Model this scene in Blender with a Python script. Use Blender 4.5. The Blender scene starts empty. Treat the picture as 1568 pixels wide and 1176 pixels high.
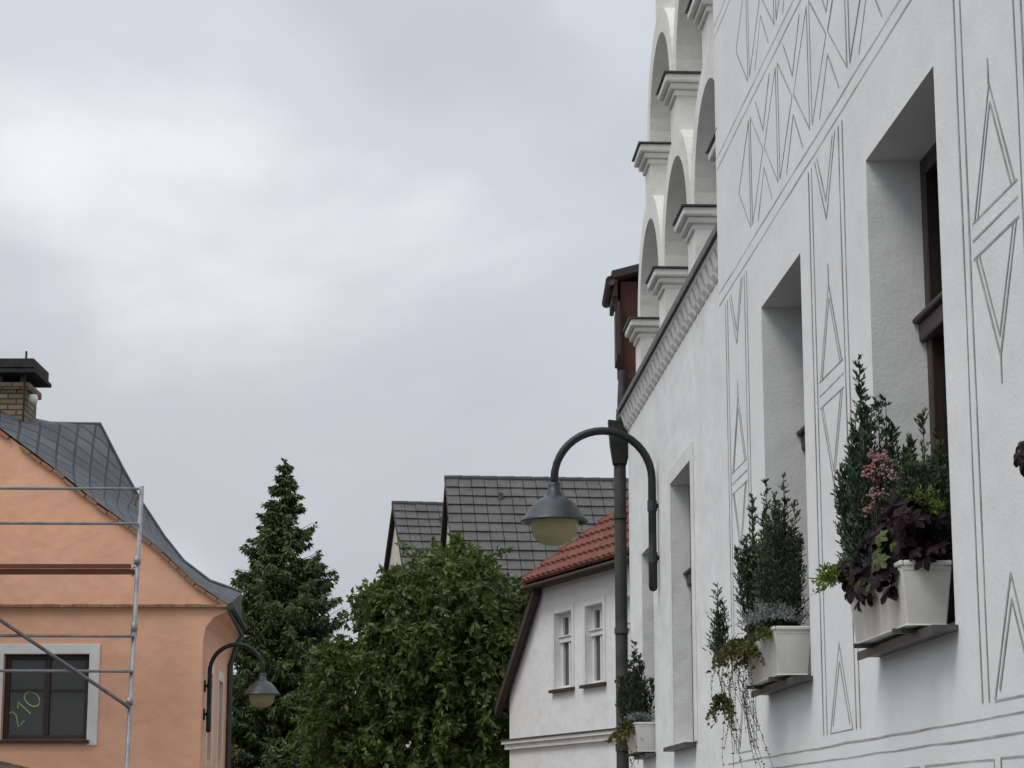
import bpy, math, random
import numpy as np
from mathutils import Vector
random.seed(7); rng = np.random.default_rng(7)
V = Vector

# ------------------------------------------------------------ helpers
class MB:
    def __init__(s): s.v = []; s.f = []
    def add(s, vs, fs):
        b = len(s.v); s.v += [tuple(x) for x in vs]; s.f += [tuple(i+b for i in f) for f in fs]
    def quad(s, *p): s.add(p, [tuple(range(len(p)))])
    def box(s, o, x, y, z):
        o, x, y, z = V(o), V(x), V(y), V(z)
        s.add([o, o+x, o+x+y, o+y, o+z, o+x+z, o+x+y+z, o+y+z],
              [(0,3,2,1),(4,5,6,7),(0,1,5,4),(1,2,6,5),(2,3,7,6),(3,0,4,7)])
    def abox(s, x0, x1, y0, y1, z0, z1):
        s.box((x0,y0,z0), (x1-x0,0,0), (0,y1-y0,0), (0,0,z1-z0))
    def tube(s, pts, rad, n=10, cap=True):
        pts = [V(p) for p in pts]
        if not hasattr(rad, '__len__'): rad = [rad]*len(pts)
        rings = []
        up = V((0.31,0.17,0.93))
        for i, p in enumerate(pts):
            t = (pts[min(i+1,len(pts)-1)]-pts[max(i-1,0)]).normalized()
            a = t.cross(up)
            if a.length < 0.05: a = t.cross(V((1,0,0)))
            a.normalize(); b = t.cross(a)
            rings.append([p+(a*math.cos(2*math.pi*k/n)+b*math.sin(2*math.pi*k/n))*rad[i] for k in range(n)])
        vs = [q for r in rings for q in r]; fs = []
        for i in range(len(pts)-1):
            for k in range(n):
                fs.append((i*n+k, i*n+(k+1)%n, (i+1)*n+(k+1)%n, (i+1)*n+k))
        if cap:
            fs.append(tuple(range(n))); fs.append(tuple((len(pts)-1)*n+k for k in range(n)))
        s.add(vs, fs)
    def revolve(s, c, prof, n=28):
        vs = []; fs = []
        for r, z in prof:
            for k in range(n):
                a = 2*math.pi*k/n
                vs.append((c[0]+r*math.cos(a), c[1]+r*math.sin(a), c[2]+z))
        for i in range(len(prof)-1):
            for k in range(n):
                fs.append((i*n+k, i*n+(k+1)%n, (i+1)*n+(k+1)%n, (i+1)*n+k))
        s.add(vs, fs)
    def obj(s, name, mat, parent=None, smooth=False):
        me = bpy.data.meshes.new(name); me.from_pydata(s.v, [], s.f); me.update()
        if smooth:
            me.polygons.foreach_set('use_smooth', [True]*len(me.polygons))
        o = bpy.data.objects.new(name, me); bpy.context.collection.objects.link(o)
        if mat: me.materials.append(mat)
        if parent: o.parent = parent
        return o

def bevel(o, w=0.008, seg=2):
    m = o.modifiers.new('bevel', 'BEVEL'); m.width = w; m.segments = seg; m.limit_method = 'ANGLE'
    return o

def empty(name):
    e = bpy.data.objects.new(name, None); bpy.context.collection.objects.link(e)
    e.empty_display_size = 0.3
    return e

class Frame:
    """wall frame: a along the wall, z up, d into the building"""
    def __init__(s, O, e, n): s.O, s.e, s.n = V((O[0],O[1],0)), V((e[0],e[1],0)), V((n[0],n[1],0))
    def P(s, a, z, d=0): return s.O + s.e*a + s.n*d + V((0,0,z))
    def box(s, mb, a0, a1, z0, z1, d0, d1):
        mb.box(s.P(a0,z0,d0), s.e*(a1-a0), s.n*(d1-d0), V((0,0,z1-z0)))

def wall(F, mb, a0, a1, z0, z1, ops, depth=0.3):
    A = sorted(set([a0,a1]+[x for o in ops for x in o[:2]])); Z = sorted(set([z0,z1]+[x for o in ops for x in o[2:4]]))
    for i in range(len(A)-1):
        for j in range(len(Z)-1):
            ca, cz = (A[i]+A[i+1])/2, (Z[j]+Z[j+1])/2
            if any(o[0]<ca<o[1] and o[2]<cz<o[3] for o in ops): continue
            mb.quad(F.P(A[i],Z[j]), F.P(A[i+1],Z[j]), F.P(A[i+1],Z[j+1]), F.P(A[i],Z[j+1]))
    for (p,q,r,t) in [o[:4] for o in ops]:
        mb.quad(F.P(p,r),F.P(p,t),F.P(p,t,depth),F.P(p,r,depth))
        mb.quad(F.P(q,r),F.P(q,t),F.P(q,t,depth),F.P(q,r,depth))
        mb.quad(F.P(p,t),F.P(q,t),F.P(q,t,depth),F.P(p,t,depth))
        mb.quad(F.P(p,r),F.P(q,r),F.P(q,r,depth),F.P(p,r,depth))

def node(nt, typ, **kw):
    n = nt.nodes.new(typ)
    for k, v in kw.items(): setattr(n, k, v)
    return n
def new_mat(name):
    m = bpy.data.materials.new(name); m.use_nodes = True
    nt = m.node_tree; b = nt.nodes['Principled BSDF']
    return m, nt, b
def mixcol(nt, fac, a, b, blend='MIX'):
    n = node(nt, 'ShaderNodeMix', data_type='RGBA', blend_type=blend)
    if hasattr(fac, 'type'): nt.links.new(fac, n.inputs[0])
    else: n.inputs[0].default_value = fac
    for k, c in ((6,a),(7,b)):
        if hasattr(c, 'type'): nt.links.new(c, n.inputs[k])
        else: n.inputs[k].default_value = (*c, 1)
    return n.outputs[2]
def noise(nt, vec, scale, detail=5, rough=0.55, lo=None, hi=None, top=1.0):
    n = node(nt, 'ShaderNodeTexNoise'); n.inputs['Scale'].default_value = scale
    n.inputs['Detail'].default_value = detail; n.inputs['Roughness'].default_value = rough
    nt.links.new(vec, n.inputs['Vector'])
    if lo is None: return n.outputs['Fac']
    r = node(nt, 'ShaderNodeMapRange'); r.inputs[1].default_value = lo; r.inputs[2].default_value = hi; r.inputs[4].default_value = top
    nt.links.new(n.outputs['Fac'], r.inputs[0]); return r.outputs[0]
def mat(name, c1, c2=None, rough=0.8, s1=1.5, bump=0.0, bscale=60, metal=0.0, streak=False, dist=0.01, spec=0.5, fine=0.0, wave=0.0):
    m, nt, b = new_mat(name)
    tc = node(nt, 'ShaderNodeTexCoord').outputs['Object']
    b.inputs['Roughness'].default_value = rough; b.inputs['Metallic'].default_value = metal
    b.inputs['Specular IOR Level'].default_value = spec
    if c2 is None: c2 = tuple(x*0.8 for x in c1)
    vec = tc
    if streak:
        mp = node(nt, 'ShaderNodeMapping'); mp.inputs['Scale'].default_value = (2.2,2.2,0.45)
        nt.links.new(tc, mp.inputs[0]); vec = mp.outputs[0]
    f = noise(nt, vec, s1, 6, 0.6, 0.38, 0.68)
    col = mixcol(nt, f, c1, c2)
    if fine:
        f2 = noise(nt, tc, bscale*0.6, 3, 0.6, 0.35, 0.7)
        col = mixcol(nt, f2, col, tuple(x*(1-fine) for x in c1))
    nt.links.new(col, b.inputs['Base Color'])
    if bump:
        bn = node(nt, 'ShaderNodeBump'); bn.inputs['Strength'].default_value = bump; bn.inputs['Distance'].default_value = dist
        h = noise(nt, tc, bscale, 5, 0.6); nt.links.new(h, bn.inputs['Height']); last=bn.outputs[0]
        if wave:   # hand-trowelled undulation
            b2 = node(nt, 'ShaderNodeBump'); b2.inputs['Strength'].default_value = 0.8; b2.inputs['Distance'].default_value = wave
            nt.links.new(noise(nt, tc, 2.6, 2, 0.5), b2.inputs['Height']); nt.links.new(last, b2.inputs['Normal']); last=b2.outputs[0]
        nt.links.new(last, b.inputs['Normal'])
    return m
def leafmat(name, c1, c2, rough=0.55, trans=0.25, big=1.2, dark=0.45, spec=.35):
    m, nt, b = new_mat(name)
    g = node(nt, 'ShaderNodeNewGeometry')
    col = mixcol(nt, g.outputs['Random Per Island'], c1, c2)
    tc = node(nt, 'ShaderNodeTexCoord').outputs['Object']
    f = noise(nt, tc, big, 3, 0.6, 0.38, 0.62)
    col = mixcol(nt, f, col, mixcol(nt, dark, col, tuple(x*0.35 for x in c1)))
    nt.links.new(col, b.inputs['Base Color'])
    b.inputs['Roughness'].default_value = rough
    b.inputs['Specular IOR Level'].default_value = spec
    if trans:
        t = node(nt, 'ShaderNodeBsdfTranslucent'); nt.links.new(col, t.inputs[0])
        mx = node(nt, 'ShaderNodeMixShader'); mx.inputs[0].default_value = trans
        nt.links.new(b.outputs[0], mx.inputs[1]); nt.links.new(t.outputs[0], mx.inputs[2])
        nt.links.new(mx.outputs[0], nt.nodes['Material Output'].inputs[0])
    return m

# ------------------------------------------------------------ materials
M_sgraf = mat('sgraffito_plaster', (0.81,0.81,0.80), (0.73,0.73,0.715), 0.9, 0.9, 0.5, 60, dist=0.004, streak=True, fine=0.05, wave=0.02)
M_white = mat('white_plaster', (0.81,0.81,0.80), (0.71,0.71,0.69), 0.9, 1.1, 0.5, 40, dist=0.006, streak=True, fine=0.05, wave=0.04)
M_attic = mat('attic_plaster', (0.80,0.79,0.76), (0.62,0.60,0.54), 0.9, 2.6, 0.5, 30, dist=0.008, fine=0.06, wave=0.03)
M_groove = mat('sgraffito_groove', (0.29,0.285,0.28), (0.50,0.495,0.49), 0.95, 9)
M_orange = mat('orange_plaster', (0.84,0.47,0.305), (0.76,0.40,0.25), 0.9, 0.8, 0.4, 20, streak=True, fine=0.05, wave=0.04)
M_trim = mat('white_trim', (0.76,0.76,0.74), (0.66,0.66,0.64), 0.8, 4)
M_cream = mat('cream_plaster', (0.60,0.55,0.45), (0.50,0.46,0.38), 0.9, 1.0)
M_brownw = mat('brown_wood', (0.040,0.020,0.015), (0.022,0.012,0.010), 0.5, 10)
M_dkbrown = mat('dark_timber', (0.045,0.029,0.022), (0.028,0.019,0.015), 0.7, 6)
M_metal = mat('dark_sheet_metal', (0.05,0.052,0.054), (0.085,0.083,0.08), 0.5, 6, metal=0.2, bump=.2, bscale=12)
M_lamp = mat('lamp_paint', (0.010,0.013,0.014), (0.022,0.024,0.025), 0.45, 9, bump=0.15, bscale=90, dist=0.003, spec=.35)
M_shade = mat('lamp_shade_paint', (0.036,0.046,0.052), (0.022,0.028,0.032), 0.42, 14, bump=0.1, bscale=60, dist=0.003)
M_pipe = mat('weathered_pipe', (0.016,0.017,0.017), (0.040,0.036,0.030), 0.6, 5, bump=0.3, bscale=25, dist=0.006, spec=.3)
M_galv = mat('galvanised_steel', (0.34,0.35,0.36), (0.22,0.22,0.23), 0.5, 8, metal=0.5)
M_redpipe = mat('red_toe_board', (0.17,0.03,0.02), (0.10,0.025,0.018), 0.6, 5)
M_box = mat('planter_plastic', (0.68,0.66,0.61), (0.56,0.54,0.49), 0.45, 5, fine=.06)
M_soil = mat('soil', (0.04,0.028,0.02), None, 0.95, 30)
M_tile = mat('dark_concrete_tile', (0.070,0.065,0.064), (0.125,0.114,0.106), 0.6, 2.5, 0.3, 30, fine=0.25)
M_red = mat('clay_tile', (0.235,0.085,0.058), (0.12,0.055,0.042), 0.8, 4, 0.5, 20, fine=0.35, spec=.3)
M_asph = mat('asphalt', (0.05,0.05,0.05), (0.065,0.063,0.06), 0.9, 0.5, 0.6, 60)
M_pave = mat('paving', (0.22,0.21,0.2), (0.16,0.155,0.15), 0.85, 2, 0.4, 30)
M_bark = mat('bark', (0.06,0.045,0.035), (0.035,0.028,0.022), 0.95, 8, 0.8, 30)
M_chalk = mat('chalk_paint', (0.42,0.55,0.22), None, 0.9, 20)

def glassmat(name, c, rough=0.06):
    m, nt, b = new_mat(name)
    b.inputs['Base Color'].default_value = (*c,1); b.inputs['Roughness'].default_value = rough
    b.inputs['Specular IOR Level'].default_value = 0.6
    return m
M_glass = glassmat('window_glass', (0.012,0.012,0.013))
M_glass2 = glassmat('dusty_window_glass', (0.055,0.055,0.052), 0.2)
m, nt, b = new_mat('frosted_lamp_glass'); M_lglass = m
b.inputs['Base Color'].default_value = (0.50,0.46,0.30,1); b.inputs['Roughness'].default_value = 0.22
t = node(nt,'ShaderNodeBsdfTranslucent'); t.inputs[0].default_value=(0.80,0.74,0.48,1)
mx = node(nt,'ShaderNodeMixShader'); mx.inputs[0].default_value=0.6
nt.links.new(b.outputs[0],mx.inputs[1]); nt.links.new(t.outputs[0],mx.inputs[2]); nt.links.new(mx.outputs[0],nt.nodes['Material Output'].inputs[0])

# slate with diamond pattern from UVs
m, nt, b = new_mat('diamond_slate'); M_slate = m
uv = node(nt,'ShaderNodeUVMap').outputs[0]
mp = node(nt,'ShaderNodeMapping'); mp.inputs['Rotation'].default_value=(0,0,math.radians(45)); nt.links.new(uv, mp.inputs[0])
br = node(nt,'ShaderNodeTexBrick'); br.offset=0.0; br.inputs['Scale'].default_value=1.0
br.inputs['Color1'].default_value=(0.066,0.073,0.083,1); br.inputs['Color2'].default_value=(0.105,0.112,0.122,1)
br.inputs['Mortar'].default_value=(0.010,0.011,0.013,1); br.inputs['Mortar Size'].default_value=0.016
br.inputs['Brick Width'].default_value=0.25; br.inputs['Row Height'].default_value=0.25; br.inputs['Mortar Smooth'].default_value=0.0
nt.links.new(mp.outputs[0], br.inputs['Vector'])
nz = noise(nt, node(nt,'ShaderNodeTexCoord').outputs['Object'], 1.3, 5, 0.6, 0.35, 0.7, .35)
nt.links.new(mixcol(nt, nz, br.outputs['Color'], (0.05,0.052,0.055)), b.inputs['Base Color'])
b.inputs['Roughness'].default_value=0.7; b.inputs['Specular IOR Level'].default_value=.3
bn = node(nt,'ShaderNodeBump'); bn.inputs['Strength'].default_value=0.6; bn.inputs['Distance'].default_value=0.02; bn.invert=True
nt.links.new(br.outputs['Fac'], bn.inputs['Height']); nt.links.new(bn.outputs[0], b.inputs['Normal'])

# brick
m, nt, b = new_mat('chimney_brick'); M_brick = m
tc = node(nt,'ShaderNodeTexCoord').outputs['Object']
sx = node(nt,'ShaderNodeSeparateXYZ'); nt.links.new(tc,sx.inputs[0])
ad = node(nt,'ShaderNodeMath'); nt.links.new(sx.outputs[0],ad.inputs[0]); nt.links.new(sx.outputs[1],ad.inputs[1])
cb = node(nt,'ShaderNodeCombineXYZ'); nt.links.new(ad.outputs[0],cb.inputs[0]); nt.links.new(sx.outputs[2],cb.inputs[1])
br = node(nt,'ShaderNodeTexBrick'); br.inputs['Scale'].default_value=1.0
br.inputs['Color1'].default_value=(0.34,0.25,0.15,1); br.inputs['Color2'].default_value=(0.19,0.14,0.09,1)
br.inputs['Mortar'].default_value=(0.07,0.06,0.05,1); br.inputs['Mortar Size'].default_value=0.014
br.inputs['Brick Width'].default_value=0.26; br.inputs['Row Height'].default_value=0.085
nt.links.new(cb.outputs[0],br.inputs['Vector']); nt.links.new(br.outputs['Color'],b.inputs['Base Color']); b.inputs['Roughness'].default_value=0.9

L_spruce = leafmat('spruce_needles', (0.042,0.072,0.024), (0.120,0.165,0.050), 0.65, 0.0, 2.2)
L_tree = leafmat('tree_leaves', (0.068,0.110,0.024), (0.170,0.215,0.055), 0.5, 0.3, 1.6, .6)
L_con = leafmat('conifer_scales', (0.045,0.085,0.045), (0.10,0.15,0.08), 0.6, 0.0, 9)
L_con2 = leafmat('conifer_scales_olive', (0.055,0.08,0.04), (0.115,0.14,0.07), 0.6, 0.0, 9)
L_lime = leafmat('lime_foliage', (0.13,0.19,0.03), (0.26,0.32,0.07), 0.6, 0.3, 9)
L_heu = leafmat('purple_leaves', (0.008,0.003,0.005), (0.022,0.006,0.009), 0.5, 0.0, 9, spec=.14)
L_green = leafmat('green_leaves', (0.06,0.10,0.02), (0.15,0.19,0.04), 0.5, 0.3, 9)
L_silver = leafmat('silver_foliage', (0.20,0.24,0.23), (0.34,0.38,0.37), 0.8, 0.0, 9)
L_pink = leafmat('sedum_flowers', (0.30,0.14,0.13), (0.48,0.30,0.26), 0.7, 0.0, 9)
L_mix = leafmat('trailing_leaves', (0.05,0.06,0.015), (0.20,0.19,0.05), 0.5, 0.2, 12)

# ------------------------------------------------------------ foliage primitives
def leaf_mesh(name, C, D, L, W, material, parent=None, extra=None):
    C = np.asarray(C,float); D = np.asarray(D,float); n = len(C)
    D = D/np.maximum(np.linalg.norm(D,axis=1,keepdims=True),1e-6)
    R = rng.normal(size=(n,3)); S = np.cross(D,R); S /= np.maximum(np.linalg.norm(S,axis=1,keepdims=True),1e-6)
    N = np.cross(S,D)
    L = (np.ones(n)*L)[:,None]; W = (np.ones(n)*W)[:,None]
    v = np.empty((n,4,3)); v[:,0]=C; v[:,1]=C+D*L*0.45+S*W*0.5+N*W*0.15; v[:,2]=C+D*L-N*W*0.1; v[:,3]=C+D*L*0.45-S*W*0.5+N*W*0.15
    vs = v.reshape(-1,3); fs = np.arange(n*4).reshape(-1,4)
    me = bpy.data.meshes.new(name)
    V0 = vs.tolist(); F0 = fs.tolist()
    if extra:
        b = len(V0); V0 += extra.v; F0 += [tuple(i+b for i in f) for f in extra.f]
    me.from_pydata(V0, [], F0); me.update()
    me.materials.append(material)
    if extra:
        me.materials.append(M_bark)
        idx = np.zeros(len(F0),dtype=np.int32); idx[n:] = 1
        me.polygons.foreach_set('material_index', idx)
    o = bpy.data.objects.new(name, me); bpy.context.collection.objects.link(o)
    if parent: o.parent = parent
    return o

def conifer(name, base, h, spread, stems, material, twigs=36, lean=(0,0), leaf=0.02):
    C=[];D=[]; ex=MB()
    for i in range(stems):
        ang=random.uniform(0,2*math.pi); rr=spread*math.sqrt(random.random())
        hh = h*(1-0.40*(rr/spread)**1.5)*random.uniform(0.62,1.0) if i else h
        if i==0: rr=spread*0.15
        b0=V(base)+V((math.cos(ang),math.sin(ang),0))*rr*0.5
        top=V(base)+V((math.cos(ang)*rr+lean[0],math.sin(ang)*rr+lean[1],hh))
        mid=(b0+top)/2+V((math.cos(ang),math.sin(ang),0))*rr*0.35
        pts=[(1-t)**2*b0+2*t*(1-t)*mid+t*t*top for t in [k/8 for k in range(9)]]
        ex.tube(pts,[0.004*(1-k/9)+0.0008 for k in range(9)],5,False)
        for k in range(twigs):
            t=random.uniform(0.02,1.0); p=(1-t)**2*b0+2*t*(1-t)*mid+t*t*top
            a2=random.uniform(0,2*math.pi); out=V((math.cos(a2),math.sin(a2),random.uniform(0.6,1.6))).normalized()
            tl=(0.085*(1-t)+0.022)*random.uniform(0.6,1.2)
            for j in range(8):
                q=p+out*tl*(j/8)
                a3=random.uniform(0,2*math.pi)
                C.append(q); D.append(out+V((math.cos(a3),math.sin(a3),0.3))*0.6)
    return leaf_mesh(name,C,D,leaf,leaf*0.36,material,None,ex)

def lobed(name, items, material, stems_from=None, lob=5):
    mb=MB()
    for c, r, nrm in items:
        c=V(c); nrm=V(nrm).normalized(); a=nrm.cross(V((0.2,0.5,0.8))).normalized(); b2=nrm.cross(a)
        n=lob*4; ring=[]; ph=random.uniform(0,6.28)
        for k in range(n):
            t=2*math.pi*k/n+ph
            rad=r*(0.82+0.18*math.cos(lob*(t-ph)))*random.uniform(0.9,1.08)
            ring.append(c+(a*math.cos(t)+b2*math.sin(t))*rad - nrm*r*(0.28+0.16*math.sin(lob*(t-ph)+1)))
        vs=[c]+ring; mb.add(vs,[(0,k+1,(k+1)%n+1) for k in range(n)])
        if stems_from is not None:
            s0=V(stems_from(c)); mb.tube([s0,(s0+c)/2+V((0,0,0.02)),c],0.0018,4,False)
    return mb.obj(name,material)

def bush(name, cen, rad, n, L, W, material, droop=0.0, nshoot=None):
    C=[];D=[]
    nshoot = nshoot or n//10
    for i in range(nshoot):
        u=V(rng.normal(size=3)).normalized(); u.z=abs(u.z)*0.8-0.25
        ln=random.uniform(0.6,1.15)
        for j in range(max(1,n//nshoot)):
            t=random.uniform(0.25,1)*ln
            p=V(cen)+V((u.x*rad[0]*t,u.y*rad[1]*t,u.z*rad[2]*t-droop*t*t*rad[2]))
            C.append(p); D.append(u+V(rng.normal(size=3))*0.6-V((0,0,droop)))
    return leaf_mesh(name,C,D,np.random.uniform(0.7,1.2,len(C))*L,W,material)

def vines(name, starts, material, leaf=0.012, drop=(0.2,0.45), density=55, curl=0.05):
    C=[];D=[];ex=MB()
    for s0 in starts:
        s0=V(s0); ln=random.uniform(*drop); dx,dy=random.uniform(-curl,curl),random.uniform(-curl,curl); ph=random.uniform(0,6)
        pts=[]
        for k in range(12):
            t=k/11; pts.append(s0+V((dx*t*2+0.016*math.sin(ph+7*t)-0.03*math.sin(t*3),dy*t*2+0.016*math.cos(ph+6*t),-ln*t*t*0.6-ln*t*0.4)))
        ex.tube(pts,0.0011,4,False)
        for k in range(int(density*ln/0.4)):
            t=random.random()*10.99; i=int(t); p=pts[i].lerp(pts[i+1],t-i)
            C.append(p); D.append(V(rng.normal(size=3))+V((0,0,-0.3)))
    return leaf_mesh(name,C,D,leaf,leaf*0.8,material,None,ex)

# ------------------------------------------------------------ ground
g=MB(); g.abox(-400,400,-400,600,-0.3,0); g.obj('ground',M_asph)
FA=Frame((1.9,0),(-0.0523,1),(1,0.0523)); FB=Frame((2.0,0),(-0.0523,1),(1,0.0523))
g=MB(); FA.box(g,-8,40,0.0,0.13,-1.15,0.25); pv=g.obj('pavement',M_pave)
g=MB(); FA.box(g,-8,40,-0.02,0.135,-1.28,-1.15); g.obj('kerb',mat('granite_kerb',(0.3,0.29,0.28)),None)

# ------------------------------------------------------------ window unit
def window_unit(F, a0,a1,z0,z1,d, parent, frame_mat, glass, transom=None, fw=0.06, mull=True, idx=''):
    mb=MB(); 
    F.box(mb,a0,a0+fw,z0,z1,d,d+0.06); F.box(mb,a1-fw,a1,z0,z1,d,d+0.06)
    F.box(mb,a0+fw,a1-fw,z0,z0+fw,d,d+0.06); F.box(mb,a0+fw,a1-fw,z1-fw,z1,d,d+0.06)
    if mull: F.box(mb,(a0+a1)/2-fw*0.55,(a0+a1)/2+fw*0.55,z0+fw,z1-fw,d-0.008,d+0.052)
    if transom:
        F.box(mb,a0+0.002,a1-0.002,transom-0.04,transom+0.035,d-0.03,d+0.045)
        F.box(mb,a0+0.002,a1-0.002,transom+0.035,transom+0.055,d-0.055,d+0.045)
    bevel(mb.obj('window_frame'+idx,frame_mat,parent),0.006)
    mb=MB(); mb.quad(F.P(a0,z0,d+0.04),F.P(a1,z0,d+0.04),F.P(a1,z1,d+0.04),F.P(a0,z1,d+0.04))
    mb.obj('window_glass'+idx,glass,parent)

# ------------------------------------------------------------ sgraffito townhouse (near right)
TA=empty('sgraffito_townhouse')
OPS=[(4.90,6.03,2.26,4.26),(7.47,8.62,2.26,4.26),(10.10,11.23,2.26,4.26)]
UP=[(a,b,7.4,9.0) for a,b,_,_ in OPS]
mb=MB(); wall(FA,mb,-3,12.73,0,10.2,OPS+UP+[(1.2,2.5,0.15,2.6)],0.3)
E=12.73
mb.quad(FA.P(E,0),FA.P(E,0,8),FA.P(E,10.2,8),FA.P(E,10.2)); mb.quad(FA.P(-3,0),FA.P(-3,0,8),FA.P(-3,10.2,8),FA.P(-3,10.2))
mb.quad(FA.P(-3,10.2),FA.P(E,10.2),FA.P(E,10.2,8),FA.P(-3,10.2,8)); mb.quad(FA.P(-3,0,8),FA.P(E,0,8),FA.P(E,10.2,8),FA.P(-3,10.2,8))
mb.obj('plaster_wall',M_sgraf,TA)
mb=MB(); 
mb.quad(FA.P(-3.2,10.25,-0.3),FA.P(E+.2,10.25,-0.3),FA.P(E+.2,14,4),FA.P(-3.2,14,4)); mb.quad(FA.P(-3.2,10.25,8.3),FA.P(E+.2,10.25,8.3),FA.P(E+.2,14,4),FA.P(-3.2,14,4))
mb.obj('roof',M_tile,TA)
mb=MB(); FA.box(mb,1.2,2.5,0.15,2.6,0.2,0.26); mb.obj('door',M_brownw,TA)
for i,(a0,a1,z0,z1) in enumerate(OPS+UP):
    window_unit(FA,a0,a1,z0,z1,0.222,TA,M_brownw,M_glass,transom=z0+1.28,fw=.075,idx='_%d'%i)
    mb=MB(); FA.box(mb,a0-0.04,a1+0.04,z0-0.022,z0-0.002,-0.09,-0.0); FA.box(mb,a0+.003,a1-.003,z0+0.002,z0+0.012,0.0,0.215)
    FA.box(mb,a0-0.04,a1+0.04,z0-0.035,z0-0.022,-0.09,-0.084)
    mb.obj('sill_%d'%i,M_metal,TA)
# incised lines
gl=MB(); cnt=[0]
def line(p,q,w=None,F=FA):
    cnt[0]+=1; d=-0.0015-0.00002*(cnt[0]%60)
    (a0,z0),(a1,z1)=p,q; da,dz=a1-a0,z1-z0; L=math.hypot(da,dz)
    if w is None: w = 0.0058+0.0092*abs(dz)/L
    n=max(1,int(L/0.3)); pa,pz=-dz/L*w/2,da/L*w/2
    jit=[random.uniform(-0.003,0.003) for _ in range(n+1)]; ww=[random.uniform(0.6,1.3) for _ in range(n+1)]
    for i in range(n):
        t0,t1=i/n,(i+1)/n
        P0=(a0+da*t0-dz/L*jit[i],z0+dz*t0+da/L*jit[i]); P1=(a0+da*t1-dz/L*jit[i+1],z0+dz*t1+da/L*jit[i+1])
        gl.quad(F.P(P0[0]-pa*ww[i],P0[1]-pz*ww[i],d),F.P(P1[0]-pa*ww[i+1],P1[1]-pz*ww[i+1],d),F.P(P1[0]+pa*ww[i+1],P1[1]+pz*ww[i+1],d),F.P(P0[0]+pa*ww[i],P0[1]+pz*ww[i],d))
def poly(pts,close=True):
    for i in range(len(pts)-(0 if close else 1)): line(pts[i],pts[(i+1)%len(pts)])
for c in (4.20,6.77,9.45,12.07):
    for s in (-0.39,-0.31,0.31,0.39): line((c+s,1.98),(c+s,4.58))
    for sc in (1.0,0.84):
        w=0.24*sc
        poly([(c-w,3.55),(c,3.55+0.40*sc),(c+w,3.55)],False)
        poly([(c-w,3.43),(c,3.43-0.38*sc),(c+w,3.43)],False)
    w=.24
    poly([(c-w,1.98),(c,2.36),(c+w,1.98)],True); poly([(c-w*.74,2.01),(c,2.28),(c+w*.74,2.01)],False)
    poly([(c-w,4.58),(c,4.25),(c+w,4.58)],False); poly([(c-w*.76,4.58),(c,4.33),(c+w*.76,4.58)],False)
    line((c-0.27,3.55),(c+0.27,3.55)); line((c-0.27,3.49),(c+0.27,3.49)); line((c-0.27,3.43),(c+0.27,3.43))
    line((c,3.05),(c,2.96)); line((c,3.95),(c,4.04))
for z in (4.62,4.69,5.46,5.53,6.30,6.37,7.14,7.21): line((3.0,z),(12.70,z))
for zr in (4.72,5.56,6.40):   # large diamond friezes
    z0,z1=zr,zr+0.71; zm=(z0+z1)/2; P=.86; a=3.3
    while a+P<12.75:
        m_=a+P/2
        poly([(a+.02,zm),(m_-.03,z1-.05),(m_-.03,z0+.05)]); poly([(a+P-.02,zm),(m_+.03,z1-.05),(m_+.03,z0+.05)])
        poly([(a-.22,z1-.02),(a,zm+.10),(a+.22,z1-.02)],False); poly([(a-.22,z0+.02),(a,zm-.10),(a+.22,z0+.02)],False)
        a+=P
for z in (1.93,1.87): line((3.0,z),(12.70,z))
a=3.05
while a<12.4:
    for (i,zz) in ((0.0,0),(0.045,0.045)):
        poly([(a+i,1.80-zz),(min(12.7,a+0.92)-i,1.80-zz),(min(12.7,a+0.92)-i,1.36+zz),(a+i,1.36+zz)])
        poly([(a-.4+i,1.28-zz),(a+0.52-i,1.28-zz),(a+0.52-i,0.84+zz),(a-.4+i,0.84+zz)])
    a+=1.0
gl.obj('sgraffito_lines',M_groove,TA)

# ------------------------------------------------------------ arcaded townhouse
TB=empty('arcaded_townhouse')
W3=(14.8,15.9,2.13,4.03); W4=(17.1,17.9,2.13,3.76)
mb=MB(); wall(FB,mb,12.731,18.85,0,5.14,[W3,W4],0.2)
mb.quad(FB.P(18.85,0),FB.P(18.85,0,7),FB.P(18.85,5.14,7),FB.P(18.85,5.14)); mb.quad(FB.P(12.731,5.14,.0),FB.P(18.85,5.14,.0),FB.P(18.85,5.14,7),FB.P(12.731,5.14,7))
mb.obj('plaster_wall',M_white,TB)
for i,(w,d) in enumerate(((W3,0.13),(W4,0.16))):
    window_unit(FB,*w,d,TB,M_brownw,M_glass,transom=w[2]+1.2,idx='_%d'%i)
    mb=MB(); FB.box(mb,w[0]-.04,w[1]+.04,w[2]-.03,w[2]-.002,-.08,-0.001); mb.obj('sill_%d'%i,M_metal,TB)
for i,w in enumerate((W3,)):
    mb=MB(); t=.12
    FB.box(mb,w[0]-t,w[0]-.002,w[2],w[3]+t,-.012,.0); FB.box(mb,w[1]+.002,w[1]+t,w[2],w[3]+t,-.012,.0); FB.box(mb,w[0]-.002,w[1]+.002,w[3]+.002,w[3]+t,-.012,0)
    bevel(mb.obj('window_surround_%d'%i,M_trim,TB),0.004)
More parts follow.
